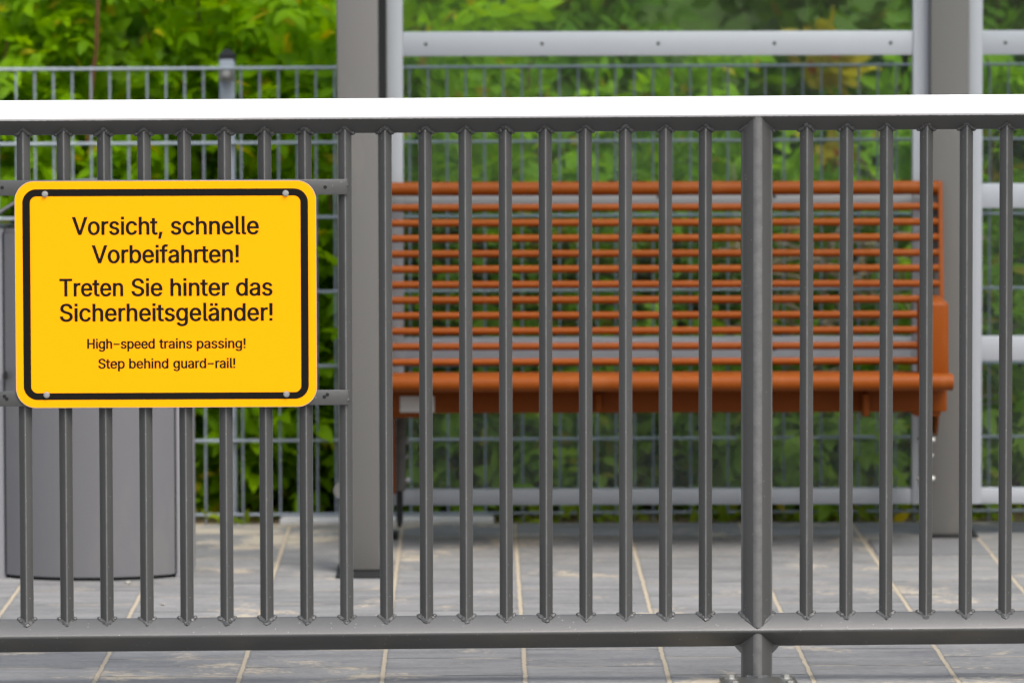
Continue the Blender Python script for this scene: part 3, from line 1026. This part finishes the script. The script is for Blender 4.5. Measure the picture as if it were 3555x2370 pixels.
# ------------------------------------------------------------------ litter bin
BNX, BNY, BNR = -0.9440, 2.012, 0.0
binn = thing('litter_bin', 'grey metal litter bin with a bowed front door and arched hood behind the sign', 'litter bin', (BNX, BNY, 0), BNR)
HWB = 0.2165


def bow(y0, hw, n=18, bulge=0.083):
    R = (hw * hw + bulge * bulge) / (2 * bulge)
    out = []
    for k in range(n + 1):
        x = -hw + 2 * hw * k / n
        out.append((x, y0 - (sqrt(R * R - x * x) - (R - bulge))))
    return out


front = bow(0.0, HWB - 0.011)
back = [(HWB - 0.011, 0.02), (-HWB + 0.011, 0.02)]
b = MB()
b.prism(front + back, lambda p, a: (p[0], p[1], a), 0.009, 0.842)
door = b.build('door_panel', 'bin', binn, ang=30)
b = MB()
b.tube([(-HWB + 0.012, -0.03, 0.496), (-HWB + 0.012, 0.0, 0.496)], 0.0052, 14)
for v in b.bm.verts:
    v.co.z = 0.496 + (v.co.z - 0.496) * 1.9
b.build('keyhole', 'dark', door)
b = MB()
b.prism([(-HWB - 0.026, 0.008), (-HWB - 0.026, 0.27), (HWB + 0.026, 0.27), (HWB + 0.026, 0.008), (HWB - 0.009, 0.008), (HWB - 0.009, 0.255), (-HWB + 0.009, 0.255), (-HWB + 0.009, 0.008)],
        lambda p, a: (p[0], p[1], a), 0.0, 0.853)
b.build('body', 'bin_light', binn)
for e in (-1, 1):
    MB().box(e * (HWB - 0.009) - 0.0022, e * (HWB - 0.009) + 0.0022, 0.003, 0.0078, 0.01, 0.842).build('door_seam', 'dark', binn)
b = MB()
b.prism(bow(0.004, HWB - 0.012) + [(HWB - 0.012, 0.25), (-HWB + 0.012, 0.25)], lambda p, a: (p[0], p[1], a), 0.8425, 0.853)
b.build('collar', 'bin', binn)
b = MB()
b.prism(bow(0.0, HWB - 0.02, bulge=0.078) + [(HWB - 0.02, 0.22), (-HWB + 0.02, 0.22)], lambda p, a: (p[0], p[1], a), 0.0, 0.0085)
b.build('plinth', 'dark', binn)
# arched hood: bent sheet open at the front
b = MB()
R, zc, th = 0.361, 0.9645 - 0.361, 0.006
pts = []
for k in range(25):
    a = radians(90 - 40 + 80 * k / 24)
    pts.append((R * cos(a), zc + R * sin(a)))
for k in range(25):
    a = radians(90 + 40 - 80 * k / 24)
    pts.append(((R - th) * cos(a), zc + (R - th) * sin(a)))
b.prism(pts, lambda p, a: (p[0] - 0.004, a, p[1]), -0.04, 0.26)
b.build('hood', 'bin', binn, ang=30)
MB().box(-0.05, 0.05, 0.235, 0.243, 0.845, 0.958, 0.001).build('hood_support', 'bin', binn)

# ------------------------------------------------------------------ mesh fence
FY, FX = 3.44, -0.668
fence = thing('mesh_fence', 'grey double wire mesh fence with a capped post in front of the shrubs', 'fence', (FX, FY, 0))


def fz(x, k): return 0.0165 + 0.2 * k + 0.0025 * (x + FX - 0.0)


b = MB()
x = -1.2326 - FX - 0.0502 * 22
X0 = x
while x < 2.9 - FX:
    b.tube([(x, 0, -0.035), (x, 0, fz(x, 6) + 0.006)], 0.0029, 8)
    x += 0.0502
X1 = x
b.build('vertical_wires', 'galv', fence)
for k in range(7):
    b = MB()
    for e in (-1, 1):
        b.tube([(X0 - .02, e * 0.0068, fz(X0, k)), (X1, e * 0.0068, fz(X1, k))], 0.0039, 8)
    b.build('horizontal_wires', 'galv', fence)
for px in (0.0, -2.52, 2.52):
    zt = 1.2441 + 0.0025 * px
    b = MB()
    b.box(px - 0.0203, px + 0.0203, 0.0115, 0.072, -0.3, zt, 0.002)
    b.box(px - 0.010, px + 0.010, 0.0095, 0.0113, 0.02, zt - 0.05)
    fp = b.build('fence_post', 'galv', fence)
    b = MB()
    b.loft([[(px + sx * r, 0.042 + sy * r * 1.4, z) for sx, sy in ((-1, -1), (1, -1), (1, 1), (-1, 1))]
            for r, z in ((0.0215, zt - 0.012), (0.0222, zt + 0.004), (0.0215, zt + 0.008), (0.006, zt + 0.021))])
    b.build('post_cap', 'dark', fp)
    for k in (6, 3, 0):
        b = MB()
        z = fz(px, k)
        b.box(px - 0.021, px + 0.021, -0.016, -0.0112, z - 0.034, z - 0.006, 0.002)
        cl = b.build('clamp', 'bracket', fp)
        MB().hexbolt((px, -0.016, z - 0.014), (0, -1, 0), 0.0075, 0.007, 0.010).build('clamp_bolt', 'steel', cl)

# ------------------------------------------------------------------ kerb block
b = MB()
b.box(-0.53, 0.046, 3.345, 3.50, -0.12, 0.012, 0.008, 2)
tag(b.build('kerb_block', 'concrete'), 'pale concrete kerb block lying flush at the foot of the mesh fence', 'kerb block')
# ------------------------------------------------------------------ plants
def leaf(bm, o, d, n, L, W, curl=0.12):
    """pointed leaf, folded along its midrib: o base, d direction, n face normal"""
    s = d.cross(n).normalized()
    tip = o + d * L - n * (L * curl)
    m1 = o + d * (L * 0.32)
    m2 = o + d * (L * 0.68) - n * (L * curl * 0.4)
    up = n * (W * 0.22)
    v = [bm.verts.new(p) for p in (o, m1, m2, tip, m1 + s * W + up, m2 + s * W * 0.72 + up, m1 - s * W + up, m2 - s * W * 0.72 + up)]
    for f in ((0, 4, 1), (1, 4, 5, 2), (2, 5, 3), (0, 1, 6), (1, 2, 7, 6), (2, 3, 7)):
        bm.faces.new([v[i] for i in f])


def rv(s=1.0):
    return Vector((random.gauss(0, s), random.gauss(0, s), random.gauss(0, s)))


def spray(bm, o, d, n, L, pairs, ll, lw):
    """pinnate leaf: leaflets in pairs along a drooping stalk and one at the end"""
    d = d.normalized()
    s = d.cross(n).normalized()
    p = o.copy()
    for k in range(pairs):
        t = (k + 0.6) / pairs
        p = o + d * (L * t) - Vector((0, 0, 1)) * (L * 0.35 * t * t)
        for e in (-1, 1):
            ld = (d * 0.55 + s * e * 0.85 + rv(0.12) - Vector((0, 0, 0.25))).normalized()
            ln = (n + rv(0.25)).normalized()
            ln = (ln - ld * ln.dot(ld)).normalized()
            leaf(bm, p, ld, ln, ll * random.uniform(0.75, 1.15), lw * random.uniform(0.8, 1.15), random.uniform(0.0, 0.25))
    ld = (d - Vector((0, 0, 0.5)) + rv(0.1)).normalized()
    ln = (n - ld * n.dot(ld)).normalized()
    leaf(bm, p, ld, ln, ll * 1.2, lw * 1.1)


def shrub(label, x, y, h, wx, wy, leafmat, stemmat, nspray, ll=0.065, lw=0.017, z0=0.0, pairs=(2, 4), name='shrub', face=-0.55,
          group='shrubs beyond the mesh fence', nst=6, hole=0.35):
    t = thing(name, label, 'shrub', (x, y, z0), 0, group)
    # foliage clumps spread through the volume, with gaps between
    f = MB()
    clumps = []
    for _ in range(max(6, nspray // 10)):
        for _try in range(30):
            u = Vector((random.uniform(-1, 1), random.uniform(-1, 1), random.uniform(0, 1)))
            r = sqrt(u.x ** 2 + u.y ** 2 + (max(0, u.z - 0.45) / 0.55) ** 2)
            if hole < r < 1.0:
                break
        clumps.append(Vector((u.x * wx, u.y * wy, 0.04 + u.z * h * 0.96)))
    for c in clumps:
        out = Vector((c.x / wx, c.y / wy + face, 0.35)).normalized()
        cs = random.uniform(0.7, 1.25)
        for _ in range(10):
            o = c + Vector((random.gauss(0, 0.07), random.gauss(0, 0.07), random.gauss(0, 0.055))) * cs
            if o.z < 0.02:
                o.z = 0.02 + random.random() * 0.08
            d = (out + rv(0.55)).normalized()
            n = (Vector((0.1, -0.7, 0.8)) + rv(0.40)).normalized()
            n = (n - d * n.dot(d)).normalized()
            spray(f.bm, o, d, n, random.uniform(0.09, 0.17) * cs, random.randint(*pairs), ll * cs, lw * cs)
    f.build('foliage', leafmat, t, recalc=False, ang=60)
    for k in range(nst):
        c = clumps[k * len(clumps) // nst]
        base = Vector((c.x * 0.25 + random.gauss(0, 0.05), c.y * 0.25, -0.1))
        tip = c + Vector((0, 0, 0.12))
        mid = base.lerp(tip, 0.5) + Vector((random.gauss(0, 0.06), random.gauss(0, 0.06), 0.06))
        path = []
        for q in range(9):
            s = q / 8
            path.append(base * (1 - s) ** 2 + mid * 2 * s * (1 - s) + tip * s * s)
        r0 = random.uniform(0.006, 0.011)
        MB().tube(path, [r0 * (1 - 0.65 * q / 8) for q in range(9)], 7).build('stem', stemmat, t)
    return t


G1 = 'bright shrubs left of the shelter'
bright = shrub('bright green shrub at the left end of the fence, reddish stems showing', -1.45, 3.98, 1.75, 0.42, 0.34, 'leaf_bright', 'redstem', 680, group=G1)
shrub('bright green shrub leaning over the fence beside the capped fence post', -0.86, 4.05, 1.85, 0.40, 0.36, 'leaf_bright', 'bark', 680, group=G1)
shrub('bright green shrub close against the left shelter posts', -0.30, 3.98, 1.65, 0.36, 0.32, 'leaf_bright', 'redstem', 640, group=G1)
G2 = 'shrubs seen through the shelter glass'
shrub('mid green shrub behind the glass at the left end of the bench', 0.14, 4.12, 1.30, 0.34, 0.34, 'leaf_mid', 'bark', 460, 0.066, 0.017, group=G2)
shrub('mid green shrub behind the middle of the bench', 0.62, 4.3, 1.22, 0.36, 0.34, 'leaf_mid', 'bark', 460, 0.066, 0.017, group=G2)
shrub('mid green shrub behind the glass right of the right shelter post', 1.55, 4.2, 1.35, 0.36, 0.36, 'leaf_mid', 'bark', 460, 0.066, 0.017, group=G2)
shrub('low green shrub below the dead brushwood behind the bench armrest', 1.05, 4.0, 0.48, 0.36, 0.26, 'leaf_mid', 'bark', 110, 0.065, 0.018, group=G2)
shrub('yellowing shrub turning brown, between green shrubs over the right bench end', 0.92, 4.55, 1.34, 0.20, 0.2, 'leaf_autumn', 'redstem', 60, 0.08, 0.022, group=G2, nst=4)
shrub('tall shrub with rusty brown and yellow leaves above the middle of the bench', 0.22, 4.75, 1.66, 0.20, 0.2, 'leaf_autumn', 'redstem', 60, 0.08, 0.022, group=G2, nst=4)
G3 = 'dark thicket on the bank'
for i, (x, y, h, lab) in enumerate((
        (-1.9, 5.2, 2.4, 'dark leafy thicket shrub farthest left on the bank behind the bright shrubs'),
        (-0.95, 5.4, 2.6, 'dark leafy thicket shrub on the bank behind the capped fence post'),
        (-0.1, 5.3, 2.4, 'dark leafy thicket shrub on the bank behind the left shelter posts'),
        (0.75, 5.4, 2.3, 'dark leafy thicket shrub on the bank behind the middle of the bench'),
        (1.5, 5.4, 2.3, 'dark leafy thicket shrub on the bank behind the right shelter post'),
        (2.3, 5.3, 2.4, 'dark leafy thicket shrub farthest right on the bank behind the glass'))):
    shrub(lab, x, y, h, 0.62, 0.5, 'leaf_dark' if x > -0.5 else 'leaf_mid', 'bark', 620, 0.09, 0.024, group=G3, nst=5)

G4 = 'low plants just behind the fence'
for x, y, h, wx, m_, lab in ((-0.66, 3.81, 0.66, 0.26, 'leaf_bright', 'low bright plant behind the fence between the litter bin and the capped fence post'),
                             (-0.32, 3.80, 0.58, 0.26, 'leaf_bright', 'low bright plant behind the fence at the foot of the left shelter posts'),
                             (0.10, 3.78, 0.48, 0.24, 'leaf_low', 'low pale green plant under the left end of the bench'),
                             (0.48, 3.82, 0.42, 0.24, 'leaf_low', 'low pale green plant under the middle of the bench'),
                             (0.84, 3.76, 0.46, 0.24, 'leaf_low', 'low pale green plant under the right end of the bench'),
                             (1.42, 3.80, 0.75, 0.26, 'leaf_low', 'low pale green plant right of the right shelter post')):
    shrub(lab, x, y, h, wx, 0.16, m_, 'bark', 330 if m_ == 'leaf_bright' else 200, 0.06, 0.016, group=G4, nst=3, hole=0.1)
for (x, y, h, lab) in ((-1.55, 4.7, 2.1, 'dense green shrub behind the bright shrub at the left end of the fence'),
                       (-0.55, 4.75, 2.2, 'dense green shrub between and behind the bright shrubs left of the shelter')):
    shrub(lab, x, y, h, 0.65, 0.3, 'leaf_mid', 'bark', 520, 0.085, 0.023, group=G1, nst=4)
MB().tube([(0.38, -0.16, 1.0), (0.395, -0.18, 1.15), (0.412, -0.21, 1.27), (0.425, -0.22, 1.6)], [0.0065, 0.006, 0.0055, 0.005], 8).build(
    'stem', 'redstem', bright)

# dead brushwood behind the armrest
t = thing('dead_brushwood', 'tangle of dead brown brushwood behind the right end of the bench', 'brushwood', (1.0, 3.86, 0))
for k in range(95):
    a = Vector((random.uniform(-0.20, 0.22), random.uniform(-0.12, 0.1), random.uniform(0.12, 0.72)))
    d = Vector((random.gauss(0, 0.7), random.gauss(0, 0.25), random.uniform(-0.3, 0.8))).normalized()
    L = random.uniform(0.2, 0.5)
    bend = rv(0.05)
    path = [a, a + d * L * 0.5 + bend, a + d * L]
    MB().tube(path, [0.0065, 0.005, 0.002], 6).build('dead_stick', 'deadwood', t)

# weeds along the foot of the fence: nobody could count them
f = MB()
for k in range(1300):
    x = random.uniform(-2.2, 2.2)
    y = random.uniform(3.42, 3.9) if random.random() < 0.85 else random.uniform(3.36, 3.42)
    if -0.55 < x < 0.06 and y < 3.56:
        continue
    z = -0.02 + random.uniform(0, 0.05 + (0.14 if y > 3.55 else 0.0)) * random.random()
    d = Vector((random.gauss(0, 0.6), random.gauss(-0.2, 0.5), random.uniform(0.15, 1.0))).normalized()
    n = Vector((0, -0.5, 1)) + rv(0.3)
    n = (n - d * n.dot(d)).normalized()
    leaf(f.bm, Vector((x, y, z)), d, n, random.uniform(0.025, 0.07), random.uniform(0.006, 0.014))
tag(f.build('weeds', 'leaf_weed', recalc=False), None, None, kind='stuff')
o = MB()
o.bm.verts.ensure_lookup_table()
leaf(o.bm, Vector((1.115, 3.37, -0.008)), Vector((0.75, -0.1, 0.55)).normalized(), Vector((-0.3, -0.8, 0.45)).normalized(), 0.055, 0.016)
tag(o.build('fallen_leaf', 'leaf_yellow', recalc=False), 'yellow leaf on the ground at the foot of the fence by the right post', 'leaf')
# small stones lying in front of the bin
for (x, y, r, lab) in ((-0.845, 1.86, 0.008, 'larger pale pebble on the slabs in front of the litter bin'),
                       (-0.735, 1.40, 0.006, 'smaller pale pebble on the slabs nearer the railing')):
    bb = bmesh.new()
    bmesh.ops.create_icosphere(bb, subdivisions=2, radius=r)
    for v in bb.verts:
        v.co = v.co * random.uniform(0.85, 1.15)
        v.co.z *= 0.6
    m_ = MB()
    m_.add(bb)
    tag(m_.build('pebble', 'stone', loc=(x, y, r * 0.5)), lab, 'pebble', 'pebbles on the paving')
